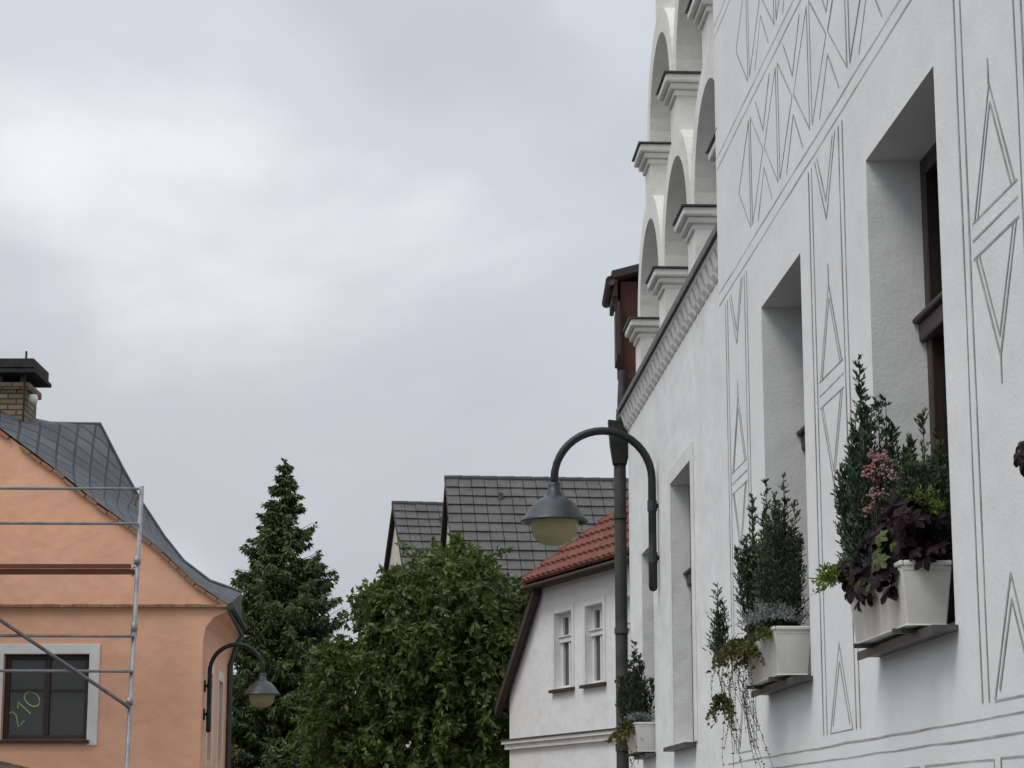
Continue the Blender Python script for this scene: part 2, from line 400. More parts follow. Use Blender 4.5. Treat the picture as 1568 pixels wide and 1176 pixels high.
# cornice
mb=MB(); FB.box(mb,12.74,18.9,5.085,5.135,-0.07,0.2)
a=12.76
while a<18.75:
    w_=.15+random.uniform(-.006,.006)
    mb.add([FB.P(a,4.95,-.004),FB.P(a+w_,4.95,-.004),FB.P(a+w_,5.085,-.004),FB.P(a,5.085,-.004),
            FB.P(a+.02,4.99,-.035),FB.P(a+w_-.02,4.99,-.035),FB.P(a+w_-.01,5.085,-.062),FB.P(a+.01,5.085,-.062)],
           [(0,1,5,4),(4,5,6,7),(1,2,6,5),(3,0,4,7)])
    a+=0.205
bevel(mb.obj('cornice_dentils',M_attic,TB),0.006)
mb=MB(); FB.box(mb,12.72,18.93,5.138,5.158,-0.095,0.3); FB.box(mb,12.72,18.93,5.11,5.138,-0.095,-0.085); mb.obj('cornice_flashing',M_metal,TB)
# interlaced attic arcade
mb=MB()
DP=0.26
def arch(c,zs,ri,ro,n=20):
    for k in range(n):
        t0,t1=math.pi*k/n,math.pi*(k+1)/n
        q=[(c+math.cos(t)*r,zs+math.sin(t)*r) for r in (ri,ro) for t in (t0,t1)]
        i0,i1,o0,o1=q
        mb.quad(FB.P(*i0,0),FB.P(*i1,0),FB.P(*o1,0),FB.P(*o0,0))
        mb.quad(FB.P(*i0,0),FB.P(*i1,0),FB.P(*i1,DP),FB.P(*i0,DP))
        mb.quad(FB.P(*o0,0),FB.P(*o1,0),FB.P(*o1,DP),FB.P(*o0,DP))
PL=[12.92,14.61,16.3,17.99]; CL=[13.765,15.455,17.145]
RI,RO=0.66,0.845
for p in PL: FB.box(mb,p-.185,p+.185,5.16,5.72,0.001,DP)
for c in CL: arch(c,5.72,RI,RO)
for p in CL: FB.box(mb,p-.17,p+.17,6.54,6.98,0.002,DP)
CU=[14.61,16.3]
for c in CU: arch(c,6.98,RI,RO)
for p in CU: FB.box(mb,p-.17,p+.17,7.80,8.25,0.003,DP)
arch(12.92,6.98,RI,RO); 
FB.box(mb,12.74,18.35,5.159,5.72,DP,0.5); FB.box(mb,12.74,18.0,5.72,6.57,DP,0.5); FB.box(mb,12.74,17.30,6.57,7.4,DP,0.5); FB.box(mb,12.74,16.9,7.4,7.9,DP,.5); FB.box(mb,12.74,15.6,7.9,8.6,DP,.5)
mb.obj('attic_arcade',M_attic,TB)
cp=MB(); fl=MB()
def cap(p,z,w=.19):
    for k,(hw,zz0,zz1,dd) in enumerate(((w+.0,-.12,-.075,-.02),(w+.025,-.075,-.03,-.05),(w+.055,-.03,0.03,-.085))):
        FB.box(cp,p-hw,p+hw,z+zz0,z+zz1,dd,DP-.01-.002*k)
    FB.box(fl,p-w-.07,p+w+.07,z+.03,z+.042,-.10,DP-.02)
for p in PL: cap(p,5.68)
for p in CL: cap(p,6.93)
for p in CU: cap(p,8.2)
bevel(cp.obj('arcade_capitals',M_attic,TB),0.014); fl.obj('capital_flashing',M_metal,TB)

# ------------------------------------------------------------ rain downpipe
DPp=empty('rain_downpipe')
px,py=0.945,18.96
mb=MB(); mb.tube([(px,py,0.1),(px,py,4.75)],0.054,16); 
for z in (1.2,2.2,3.2,4.2): mb.tube([(px,py,z),(px,py,z+.05)],0.062,16)
mb.obj('pipe',M_pipe,DPp,True)
mb=MB(); 
mb.add([(px-.06,py-.06,4.68),(px+.06,py-.06,4.68),(px+.06,py+.06,4.68),(px-.06,py+.06,4.68),
        (px-.085,py-.1,4.86),(px+.1,py-.1,4.86),(px+.1,py+.1,4.86),(px-.085,py+.1,4.86),
        (px-.1,py-.11,5.06),(px+.1,py-.11,5.04),(px+.1,py+.1,5.04),(px-.1,py+.1,5.08)],
       [(0,1,5,4),(1,2,6,5),(2,3,7,6),(3,0,4,7),(4,5,9,8),(5,6,10,9),(6,7,11,10),(7,4,8,11),(8,9,10,11)])
mb.obj('hopper',M_pipe,DPp)
mb=MB(); mb.tube([(px+.01,py,5.0),(px+.02,py+.05,5.25),(px+.04,py+.2,5.55)],.035,10); mb.obj('upper_elbow',M_pipe,DPp,True)

# ------------------------------------------------------------ set-back timber gabled house beyond
TT=empty('timber_gabled_house')
M_rt=mat('reddish_timber',(0.085,0.034,0.024),(0.045,0.024,0.018),0.75,5,spec=.25)
FT=Frame((2.85,0),(-0.0523,1),(1,0.0523))
mb=MB(); FT.box(mb,19.95,25,0,6.2,0,7); mb.obj('walls',M_white,TT)
mb=MB(); 
for k in range(7): mb.abox(.985+k*.16,.985+k*.16+.15,19.32-.008*(k%2),19.9,5.30,6.42+.03*k)
mb.obj('oriel_cladding',M_rt,TT)
mb=MB(); mb.box((.90,19.22,6.42),(1.25,0,.33),(0,.85,0),(0,0,.08)); mb.box((.915,19.23,6.26),(.04,0,0),(0,.8,0),(0,0,.16)); mb.box((.95,19.25,5.72),(.03,0,0),(0,.6,0),(0,0,.5)); mb.abox(.96,2.1,19.28,19.92,5.22,5.30)
bevel(mb.obj('oriel_roof',M_dkbrown,TT),.01)
mb=MB(); mb.tube([(.89,19.2,6.40),(.89,20.1,6.40)],.045,10); mb.tube([(.91,19.35,6.38),(.965,19.3,6.1),(.975,19.28,5.5)],.03,8); mb.obj('gutter',M_dkbrown,TT,True)
mb=MB(); mb.quad(FT.P(19.9,6.2,-.1),FT.P(25.1,6.2,-.1),FT.P(25.1,8.4,3.5),FT.P(19.9,8.4,3.5)); mb.quad(FT.P(19.9,6.2,7.1),FT.P(25.1,6.2,7.1),FT.P(25.1,8.4,3.5),FT.P(19.9,8.4,3.5))
mb.obj('roof',M_dkbrown,TT)

# ------------------------------------------------------------ wall street lamps
def wall_lamp(x,y,dz,side):
    E0=empty('wall_street_lamp'); R=0.376
    pts=[(x,y,3.38+dz),(x,y,3.8+dz)]+[(x+side*(R-R*math.cos(t)),y,4.20+dz+R*math.sin(t)) for t in [math.pi*k/20 for k in range(21)]]+[(x+side*2*R,y,4.12+dz)]
    mb=MB(); mb.tube(pts,0.031,14); mb.revolve((x,y,3.33+dz),[(0.0,0),(.026,.01),(.034,.035),(.034,.30),(.026,.32)],12)
    for z in (3.99,3.59):
        mb.tube([(x,y,z+dz),(x-side*.075,y,z+dz)],.018,10); mb.tube([(x,y,z-.04+dz),(x,y,z+.04+dz)],.038,14)
        mb.abox(min(x-side*.07,x-side*.056),max(x-side*.07,x-side*.056),y-.06,y+.06,z-.08+dz,z+.08+dz)
    mb.obj('curved_arm',M_lamp,E0,True)
    c=(x+side*2*R,y,dz)
    mb=MB(); mb.revolve(c,[(.0,4.17),(.045,4.17),(.05,4.15),(.05,4.10),(.062,4.095),(.066,4.065),(.10,4.05),(.155,4.01),(.205,3.95),(.24,3.895),(.262,3.875),(.262,3.86),(.245,3.86),(.20,3.93),(.15,3.985),(.0,4.0)],36)
    mb.obj('shade',M_shade,E0,True)
    mb=MB(); mb.revolve(c,[(.185,3.90),(.185,3.86),(.178,3.80),(.155,3.745),(.115,3.705),(.06,3.685),(.0,3.68)],32)
    mb.obj('glass_bowl',M_lglass,E0,True)
    return E0
wall_lamp(1.078,16.7,0,-1)
wall_lamp(-4.305,31.4,-0.48,1)

# ------------------------------------------------------------ orange gabled house (left)
TO=empty('orange_gabled_house')
FO=Frame((0,31),(1,0),(0,1)); FS=Frame((-4.36+.0523*31,0),(-.0523,1),(-1,-.0523))
mb=MB(); wall(FO,mb,-16.6,-4.36,0,4.6,[(-7.15,-5.95,2.74,3.93),(-9.6,-8.4,2.74,3.93)],0.18)
near=[(-4.0,4.62),(-4.48,4.93),(-4.96,5.38),(-5.43,5.75),(-5.91,6.08),(-6.39,6.46),(-6.88,6.82),(-7.36,7.17),(-8.6,8.1)]
far=[(-4.45,5.31),(-4.99,5.50),(-5.43,5.83),(-5.77,6.24),(-6.0,6.58),(-6.16,6.81),(-6.51,7.41),(-6.89,8.13),(-8.6,8.15)]
for i in range(len(near)-1):
    (x0,z0),(x1,z1)=near[i],near[i+1]
    mb.quad((x0,31,4.6),(x1,31,4.6),(x1,31,z1-.03),(x0,31,z0-.03))
mb.quad((-8.6,31,4.6),(-12.4,31,4.6),(-12.4,31,8.07),(-8.6,31,8.07)); mb.quad((-12.4,31,4.6),(-17,31,4.6),(-12.4,31,8.07))
for i in range(len(far)-1):
    (x0,z0),(x1,z1)=far[i],far[i+1]; mb.quad((x0,36,4.6),(x1,36,4.6),(x1,36,z1-.02),(x0,36,z0-.02))
mb.quad((-8.6,36,4.6),(-17,36,4.6),(-12.4,36,8.1),(-8.6,36,8.1)); mb.quad((-4.62,36,0),(-17,36,0),(-17,36,4.6),(-4.62,36,4.6))
mb.obj('front_wall',M_orange,TO)
mb=MB(); wall(FS,mb,31,36,0,4.15,[(31.95,32.75,2.5,3.75),(33.9,34.7,2.5,3.75)],0.15); mb.obj('side_wall',M_orange,TO)
for i,a in enumerate((31.95,33.9)):
    window_unit(FS,a,a+.8,2.5,3.75,.06,TO,M_trim,M_glass2,idx='_s%d'%i)
    mb=MB(); FS.box(mb,a-.14,a,2.4,3.9,-.015,0); FS.box(mb,a+.8,a+.94,2.4,3.9,-.015,0); FS.box(mb,a,a+.8,3.752,3.9,-.015,0); mb.obj('side_surround_%d'%i,M_trim,TO)
for i,a in enumerate((-7.15,-9.6)):
    window_unit(FO,a,a+1.2,2.74,3.93,.1,TO,M_brownw,M_glass2,fw=.07,idx='_%d'%i)
    mb=MB(); FO.box(mb,a-.15,a-.002,2.66,4.07,-.02,0.0); FO.box(mb,a+1.202,a+1.35,2.66,4.07,-.02,0.0); FO.box(mb,a-.002,a+1.202,3.932,4.07,-.02,0.0)
    bevel(mb.obj('window_surround_%d'%i,M_trim,TO),.005)
    mb=MB(); FO.box(mb,a-.04,a+1.24,2.69,2.735,-.07,.1); mb.obj('sill_%d'%i,M_brownw,TO)
    mb=MB(); FO.box(mb,a+.07,a+1.13,3.42,3.45,.095,.13); mb.obj('window_bar_%d'%i,M_brownw,TO)
# chalk number on the glass
mb=MB()
def stroke(pts): mb.tube([(x,31.135,z) for x,z in pts],.011,6)
cx,cz=-6.92,2.90
def ro(x,z,c=math.cos(.85)*1.25,s=math.sin(.85)*1.25): return (cx+x*c-z*s, cz+x*s+z*c)
stroke([ro(*p) for p in [(-.02,.17),(.03,.22),(.08,.19),(.08,.13),(.0,.02),(.1,.02)]])
stroke([ro(*p) for p in [(.15,.17),(.2,.22),(.2,.02)]])
stroke([ro(.33+.07*math.cos(t),.12+.10*math.sin(t)) for t in [2*math.pi*k/14 for k in range(15)]])
mb.obj('chalk_number',M_chalk,TO)
# string course and verge tiles
mb=MB(); x=-17
while x<-4.03:
    x2=min(x+.2,-4.02); mb.abox(x+.004,x2-.004,30.93+random.uniform(-.006,.006),30.999,4.585,4.625+random.uniform(-.005,.005)); x=x2
mb.obj('string_course',mat('ochre_tile_edge',(0.30,0.20,0.11),(0.18,0.12,0.07),.8,6),TO)
mb=MB()
for i in range(len(near)-1):
    p,q=V((near[i][0],0,near[i][1])),V((near[i+1][0],0,near[i+1][1])); L=(q-p).length; n=max(1,int(L/.16)); u=(q-p)/L
    for k in range(n):
        if random.random()<.12: continue
        o=p+u*(k*L/n); s=random.uniform(-.012,.012)
        nn=V((-u.z,0,u.x)); nn=nn if nn.z>0 else -nn
        mb.box((o.x+nn.x*(-.06+s),30.94,o.z+nn.z*(-.06+s)),u*(L/n*.93),V((0,.2,0)),nn*.045)
mb.obj('verge_bricks',mat('verge_brick',(0.36,0.17,0.09),(0.22,0.16,0.11),.9,9),TO)
# eave cove and fascia
mb=MB()
cn=[(-4.36,4.1),(-4.33,4.3),(-4.22,4.45),(-4.03,4.53)]; cf=[(-4.622,4.05),(-4.60,4.25),(-4.54,4.42),(-4.44,4.58)]
for i in range(3): mb.quad((cn[i][0],31,cn[i][1]),(cn[i+1][0],31,cn[i+1][1]),(cf[i+1][0],36,cf[i+1][1]),(cf[i][0],36,cf[i][1]))
mb.quad(*[(x,31,z) for x,z in cn],(-4.36,31,4.6)); mb.quad((-4.36,31,4.6),(-4.03,31,4.53),(-4.0,31,4.6))
mb.quad(*[(x,36,z) for x,z in cf],(-4.622,36,4.7))
mb.obj('eave_cove',M_orange,TO,False)
mb=MB(); mb.box((-4.03,30.95,4.53),(-.41,5.05,.05),(.04,0,0),(0,0,.09)); mb.quad((-4.0,31,4.6),(-4.42,36,4.65),(-4.45,36,5.31),(-4.0,31,4.62)); mb.tube([(-3.97,30.93,4.6),(-4.38,36,4.72)],.05,10)
mb.tube([(-4.40,35.7,4.66),(-4.55,35.6,4.1),(-4.55,35.6,0.1)],.045,10)
mb.obj('gutter_and_downpipe',M_metal,TO)
def loft(A,ya,B,yb,name,parent,material,sub=6):
    vs=[];uvs=[];fs=[];la=[0]
    for i in range(1,len(A)): la.append(la[-1]+math.hypot(A[i][0]-A[i-1][0],A[i][1]-A[i-1][1]))
    for i in range(len(A)):
        for k in range(sub+1):
            t=k/sub; vs.append((A[i][0]*(1-t)+B[i][0]*t,ya*(1-t)+yb*t,A[i][1]*(1-t)+B[i][1]*t)); uvs.append((t*(yb-ya)*.36,la[i]))
    for i in range(len(A)-1):
        for k in range(sub): fs.append((i*(sub+1)+k,i*(sub+1)+k+1,(i+1)*(sub+1)+k+1,(i+1)*(sub+1)+k))
    me=bpy.data.meshes.new(name); me.from_pydata(vs,[],fs); me.update(); ul=me.uv_layers.new(name='UVMap')
    for l in me.loops: ul.data[l.index].uv=uvs[l.vertex_index]
    me.materials.append(material); me.polygons.foreach_set('use_smooth',[True]*len(fs)); o=bpy.data.objects.new(name,me); bpy.context.collection.objects.link(o); o.parent=parent
loft(near,30.95,far,36.05,'slate_roof',TO,M_slate)
loft([(-8.6,8.1),(-12.4,8.1),(-17.1,4.55)],30.95,[(-8.6,8.15),(-12.4,8.15),(-17.1,4.55)],36.05,'slate_roof_back',TO,M_slate)
mb=MB(); mb.tube([(x,36.05,z+.01) for x,z in far],.035,8); mb.obj('verge_flashing',M_metal,TO)
# chimney
mb=MB(); mb.abox(-8.25,-7.38,32.6,33.4,6.6,8.05); mb.obj('chimney_stack',M_brick,TO)
mb=MB(); mb.abox(-8.31,-7.32,32.54,33.46,8.05,8.15); mb.obj('chimney_band',M_brick,TO)
mb=MB()
for x in (-8.2,-7.82,-7.48): 
    for y in (32.65,33.25): mb.abox(x,x+.06,y,y+.1,8.15,8.27)
mb.obj('cap_posts',M_metal,TO)
mb=MB(); mb.abox(-8.42,-7.2,32.4,33.6,8.27,8.33); mb.abox(-8.38,-7.24,32.45,33.55,8.36,8.50); mb.abox(-8.34,-7.28,32.5,33.5,8.33,8.36)
mb.tube([(-7.38,32.5,6.9),(-7.37,32.5,8.62)],.018,8)
bevel(mb.obj('chimney_cap',mat('sooty_slab',(0.03,0.028,0.027),(0.05,0.045,0.04),.85,8,spec=.2),TO),.02)
mb=MB(); mb.revolve((-7.28,32.7,7.92),[(0,-.08),(.06,-.06),(.075,0),(.06,.06),(0,.08)],14); mb.obj('vent_cover',M_trim,TO,True)
mb=MB()
for k in range(7):
    for r in range(5):
        mb.box((-8.1+k*.32,30.0+r*.22,2.42-k*.075+r*.05),(.31,0,-.07),(0,.25,.05),(0,0,.03))
mb.obj('porch_roof',mat('mossy_tile',(0.16,0.13,0.07),(0.09,0.07,0.05),.9,6),TO)

# ------------------------------------------------------------ scaffolding
SC=empty('scaffolding')
mb=MB(); Y=29.7
for (x,y) in ((-5.14,Y),(-5.30,30.6),(-7.7,Y),(-7.9,30.6),(-10.3,Y),(-10.5,30.6)):
    mb.tube([(x-.05,y,0),(x+.07,y,6.12)],.03,10)
    mb.revolve((x+.03,y,4.2),[(.026,-.06),(.045,-.05),(.045,.05),(.026,.06)],12); mb.revolve((x+.0,y,3.2),[(.026,-.05),(.045,-.05),(.045,.05),(.026,.05)],12); mb.revolve((x+.04,y,5.1),[(.026,-.06),(.048,-.05),(.048,.05),(.026,.06)],12)
for z in (6.08,5.60,4.07,3.60): mb.tube([(-10.4,Y-.04,z+.02),(-5.1,Y-.04,z)],.021,8)
for x in (-5.14,-7.7,-10.3):
    for z in (5.0,3.0,6.0): mb.tube([(x,Y,z),(x-.17,30.6,z)],.02,8)
mb.tube([(-7.7,Y-.06,4.80),(-5.13,Y-.06,3.12)],.025,8)
mb.obj('steel_tubes',M_galv,SC,True)
mb=MB(); mb.abox(-10.4,-5.18,Y-.03,Y-.005,4.99,5.05); mb.obj('toe_board',M_redpipe,SC)
mb=MB(); mb.abox(-10.4,-5.18,Y+.01,30.3,4.975,4.987); mb.obj('deck',M_redpipe,SC)

# ------------------------------------------------------------ distant tiled houses
def tiles(mb,o,ex,ed,nr,rows,rl,tw,bounds,th=.03,skew=0):
    for r in range(rows):
        a0,a1=bounds(r); n=max(1,int(round((a1-a0)/tw))); w=(a1-a0)/n
        for k in range(n):
            p=o+ex*(a0+k*w)+ed*(r*rl)+nr*(.004+random.uniform(0,.010))
            mb.box(p,ex*(w*.95),ed*(rl*1.12)+nr*.035,nr*th)
def tiled_house(name,rx,ry,rz,e,length,run,drop,wallmat):
    H=empty(name); e=V((e[0],e[1],0)).normalized(); f=V((e.y,-e.x,0))
    R=V((rx,ry,rz)); ed=(f*run-V((0,0,drop))).normalized(); sl=math.hypot(run,drop)
    nr=e.cross(ed); nr=nr if nr.z>0 else -nr
    rows=int(sl/.33)
    mb=MB(); tiles(mb,R-e*.12,e,ed,nr,rows,sl/rows,.3,lambda r:(0,length+.24),.045); mb.obj('roof_tiles',M_tile,H)
    b=R-f*run-V((0,0,drop)); mb=MB()
    mb.quad(R-e*.12,R+e*(length+.12),b+e*(length+.12),b-e*.12); mb.quad(R-e*.12,R+e*length,R+e*length+ed*sl,R-e*.12+ed*sl)
    mb.obj('roof_base',M_dkbrown,H)
    mb=MB(); k=0
    while k<length: mb.tube([R-e*.14+e*k+V((0,0,.02)),R-e*.14+e*(k+.42)+V((0,0,.03))],.085,10); k+=.4
    mb.obj('ridge_caps',M_tile,H,True)
    dn=V((0,0,-.06)); F=R+ed*sl*.97; B=R-f*run*.97-V((0,0,drop*.97)); mb=MB()
    for s in (0.0,length): mb.quad(R+e*s+dn,F+e*s+dn,V((F.x,F.y,0))+e*s,V((B.x,B.y,0))+e*s,B+e*s+dn)
    mb.quad(F+dn,F+e*length+dn,V((F.x,F.y,0))+e*length,V((F.x,F.y,0))); mb.quad(B+dn,B+e*length+dn,V((B.x,B.y,0))+e*length,V((B.x,B.y,0)))
    mb.obj('walls',wallmat,H)
    mb=MB()
    for p,q in ((R,F),(R,B)): 
        d=(q-p); mb.box(p-e*.13+dn*1.6,d,e*.03,V((0,0,.13)))
    mb.obj('verge_boards',M_dkbrown,H)
    Fr=Frame((F.x,F.y),(e.x,e.y),(-f.x,-f.y)); 
    for i in range(int(length/2.4)):
        a=.8+i*2.4; window_unit(Fr,a,a+1,4.6,6.0,-.03,H,M_trim,M_glass2,idx='_%d'%i)
    mb=MB(); q=R+ed*.9+e*1.1; mb.tube([q,q+V((0,0,.22))],.06,10); mb.obj('vent_pipe',M_metal,H)
    return H
tiled_house('tiled_roof_house',-1.42,50,9.36,(.995,.1),9,3.4,3.1,M_cream)
tiled_house('tiled_roof_house',-3.07,58,9.93,(.98,.19),7,3.2,3.0,M_cream)

# ------------------------------------------------------------ white gabled house
TW=empty('white_gabled_house'); FH=Frame((1.42,30),(-.339,.941),(.941,.339))
WW=[(1.64,2.33,3.5,4.6),(.45,1.105,3.5,4.6),(-.85,-.2,3.5,4.6)]
mb=MB(); wall(FH,mb,-1.75,2.75,0,5.12,WW,.16)
mb.quad(FH.P(2.75,0),FH.P(4.3,0),FH.P(4.3,3.58),FH.P(2.75,5.12)); mb.quad(FH.P(-1.75,0),FH.P(-3.3,0),FH.P(-3.3,3.58),FH.P(-1.75,5.12))
mb.quad(FH.P(4.3,0),FH.P(4.3,0,8),FH.P(4.3,3.5,8),FH.P(4.3,3.5)); mb.quad(FH.P(-3.3,0),FH.P(-3.3,0,8),FH.P(-3.3,3.5,8),FH.P(-3.3,3.5))
mb.obj('walls',M_white,TW)
for i,w in enumerate(WW):
    window_unit(FH,*w,.1,TW,M_trim,M_glass2,transom=w[2]+.72,fw=.055,idx='_%d'%i)
    mb=MB(); t=.09; FH.box(mb,w[0]-t,w[0]-.002,w[2],w[3]+t,-.02,0); FH.box(mb,w[1]+.002,w[1]+t,w[2],w[3]+t,-.02,0); FH.box(mb,w[0]-.002,w[1]+.002,w[3]+.002,w[3]+t,-.02,0); bevel(mb.obj('window_surround_%d'%i,M_trim,TW),.004)
    mb=MB(); FH.box(mb,w[0]-.1,w[1]+.1,w[2]-.045,w[2]-.002,-.07,.08); mb.obj('sill_%d'%i,M_dkbrown,TW)
mb=MB(); FH.box(mb,-3.4,4.4,2.78,2.83,-.10,0); FH.box(mb,-3.36,4.36,2.70,2.78,-.06,0); mb.obj('string_cornice',M_attic,TW)
mb=MB(); FH.box(mb,-3.42,4.42,2.832,2.85,-.12,0); mb.obj('cornice_flashing',M_metal,TW)
Pv=FH.P
mb=MB()
def plank(p,q,h=.12,dd=.1): 
    a,b2=FH.P(*p),FH.P(*q); mb.box(a-FH.n*.16-V((0,0,h)),b2-a,FH.n*dd,V((0,0,h)))
plank((4.55,3.34),(2.82,5.06),.14); plank((-3.55,3.34),(-1.82,5.06),.14); plank((2.9,5.1),(-1.9,5.1),.07,.16)
mb.quad(Pv(4.55,3.36,-.16),Pv(2.85,5.07,-.16),Pv(.5,7.4,2.5),Pv(.5,7.4,8),Pv(4.55,3.36,8)); mb.quad(Pv(-3.55,3.36,-.16),Pv(-1.85,5.07,-.16),Pv(.5,7.4,2.5),Pv(.5,7.4,8),Pv(-3.55,3.36,8))
mb.obj('verge_boards_and_roof',M_dkbrown,TW)
apx=FH.P(.5,7.45,2.5); e0=FH.P(.5,5.09,-.22); ed=(e0-apx); sl=ed.length; ed.normalize(); nr=FH.e.cross(ed); nr=nr if nr.z>0 else -nr; nr.normalize()
rows=12
mb=MB(); tiles(mb,apx,FH.e,ed,nr,rows,sl/rows,.21,lambda r:(-(2.5*(r+.7)/rows),2.5*(r+.7)/rows),.045)
for r in range(rows):   # rounded tile rolls
    h=2.5*(r+.7)/rows; n=max(1,int(round(2*h/.21)))
    for k in range(n):
        p=apx+FH.e*(-h+(k+.5)*2*h/n)+ed*(r*sl/rows)+nr*.05; mb.tube([p,p+ed*(sl/rows*1.1)+nr*.035],[.04,.05],7)
mb.obj('clay_roof_tiles',M_red,TW)
mb=MB(); mb.quad(apx-nr*.01,FH.P(3,5.06,-.22),FH.P(-2,5.06,-.22)); mb.obj('hip_base',M_dkbrown,TW)
mb=MB()
for s in (2.5,-2.5):
    q=FH.P(.5+s,5.12,-.2); d=q-apx; n=12
    for k in range(n): mb.tube([apx+d*(k/n)+V((0,0,.02)),apx+d*((k+1.08)/n)+V((0,0,.05))],[.07,.095],10)
mb.obj('hip_caps',M_red,TW,True)
mb=MB(); mb.tube([FH.P(3.0,5.03,-.28),FH.P(-2,5.03,-.28)],.035,10); mb.obj('gutter',M_dkbrown,TW,True)

# ------------------------------------------------------------ spruce tree
def spruce(x,y,H):
    zz=[.5,2.7,5.0,6.6,7.3,8.0,8.6,9.0]; rr=[1.5,1.4,1.15,.86,.60,.34,.13,.02]
    C=[];D=[];ex=MB(); ex.tube([(x,y,0),(x,y,3),(x,y,6),(x,y,H)],[.16,.12,.07,.01],10)
    z=.7
    while z<8.85:
        R0=np.interp(z,zz,rr); nb=int(5+R0*6)
        for b in range(nb):
            ph=random.uniform(0,2*math.pi); R=R0*random.uniform(.66,1.24)
            z0=z+random.uniform(-.08,.08); dr=random.uniform(.1,.4); tip=random.uniform(.1,.45); o=V((math.cos(ph),math.sin(ph),0)); sd=V((-o.y,o.x,0))
            f=lambda t:V((x,y,z0+.12*R*t-dr*R*t+tip*R*t**3))+o*R*t
            if R>.3: ex.tube([f(0),f(.5),f(1)],[.014,.009,.003],4,False)
            nt=int(5+R*17)
            for k in range(nt):
                t=(k+random.random())/nt; t=.12+.88*t; p=f(t); wl=.26*R*(1.05-t)+.07
                for s in (-1,1,0):
                    tw=(sd*s+o*.8+V((0,0,random.uniform(-1.1,.1)))).normalized()
                    for j in range(3):
                        q=p+tw*wl*random.uniform(.0,1.0)
                        C.append(q); D.append(tw+V(rng.normal(size=3))*.35+V((0,0,-.4)))
        z+=.125
    for k in range(70):
        z=random.uniform(8.4,9.0); C.append((x,y,z)); D.append(V((random.uniform(-1,1),random.uniform(-1,1),.5)))
    return leaf_mesh('spruce_tree',C,D,np.random.uniform(.07,.15,len(C)),.045,L_spruce,None,ex)
spruce(-4.72,45,9.0)

# ------------------------------------------------------------ broadleaf tree
def broadleaf():
    lobes=[((-1.05,38,4.85),(1.2,1.3,1.28)),((-2.35,38,4.0),(.98,1.1,.85)),((-1.85,38.2,5.15),(.62,.8,.68)),((-2.35,38.1,5.35),(.22,.3,.30)),((-.25,38.3,5.1),(.62,.8,.6)),((.1,38.4,5.25),(.32,.4,.35)),
           ((-1.4,38,3.2),(1.6,1.4,.95)),((-2.75,38,3.1),(.75,.8,.62)),((-.5,37.9,4.2),(.75,.9,.95)),((-.3,38,3.2),(.9,.9,.8)),((-.9,38,5.85),(.45,.6,.42)),((-3.0,38,4.25),(.35,.4,.3))]
    C=[];D=[];ex=MB(); root=V((-1.3,38,0))
    ex.tube([root,(-1.32,38,1.0),(-1.25,38,2.0),(-1.2,38,3.0),(-1.1,38,4.6)],[.2,.16,.14,.11,.04],12)
    for c,r in lobes:
        b0=V((-1.25,38,random.uniform(1.7,3.0))); c0=V(c)
        ex.tube([b0,b0.lerp(c0,.5)+V((0,0,.15)),c0,c0+V((0,0,r[2]*.7))],[.08,.055,.03,.008],7)
        ns=int(360*(r[0]*r[2])**.8)+30
        for i in range(ns):
            u=V(rng.normal(size=3)).normalized(); rad=random.choice([.5,.75,.88,.95,1.0,1.05])*random.uniform(.86,1.1)
            if random.random()<.10: rad*=1.16
            p=c0+V((u.x*r[0],u.y*r[1],u.z*r[2]))*rad
            sh=(u+V((0,0,-.4))+V(rng.normal(size=3))*.3).normalized(); ln=random.uniform(.18,.44)
            if i%5==0: ex.tube([c0.lerp(p,.5),p,p+sh*ln],[.012,.007,.003],4,False)
            for k in range(14):
                t=random.random(); q=p+sh*ln*t+V((0,0,-.1*t*t))
                C.append(q); D.append(sh*.5+V(rng.normal(size=3))*.7+V((0,0,-.45)))
    return leaf_mesh('broadleaf_tree',C,D,np.random.uniform(.10,.18,len(C)),np.random.uniform(.055,.085,len(C)),L_tree,None,ex)
broadleaf()
C=[];D=[]
for i in range(9000):
    x=random.uniform(-4.6,1.0); y=random.uniform(43,45.5); top=3.6+.5*math.sin(x*1.7)+.3*math.sin(x*4.1); z=random.uniform(0,top)
    C.append((x,y,z)); D.append(rng.normal(size=3))
leaf_mesh('hedge',C,D,.16,.09,L_spruce)

# ------------------------------------------------------------ planters
def planter(F,a0,a1,z):
    E0=empty('window_box'); mb=MB(); d0,d1=-.15,.03
    A=[F.P(a0+.02,z,d0+.02),F.P(a1-.02,z,d0+.02),F.P(a1-.02,z,d1-.02),F.P(a0+.02,z,d1-.02)]
    B=[F.P(a0,z+.205,d0),F.P(a1,z+.205,d0),F.P(a1,z+.205,d1),F.P(a0,z+.205,d1)]
    mb.add(A+B,[(0,1,2,3),(0,1,5,4),(1,2,6,5),(2,3,7,6),(3,0,4,7)])
    F.box(mb,a0-.006,a1+.006,z+.205,z+.225,d0-.006,d0+.008); F.box(mb,a0-.006,a0+.008,z+.205,z+.225,d0+.008,d1); F.box(mb,a1-.008,a1+.006,z+.205,z+.225,d0+.008,d1)
    bevel(mb.obj('box',M_box,E0),.006)
    mb=MB(); mb.quad(F.P(a0,z+.19,d0+.005),F.P(a1,z+.19,d0+.005),F.P(a1,z+.19,d1-.005),F.P(a0,z+.19,d1-.005)); mb.obj('soil',M_soil,E0)
    mb=MB()
    for a in (a0+.12,a1-.12): F.box(mb,a-.012,a+.012,z-.02,z-.003,d0-.01,d1)
    mb.obj('brackets',M_metal,E0)
planter(FA,7.60,8.5,2.272); planter(FA,10.2,11.1,2.272); planter(FA,5.0,5.9,2.272); planter(FB,17.12,17.85,2.14)

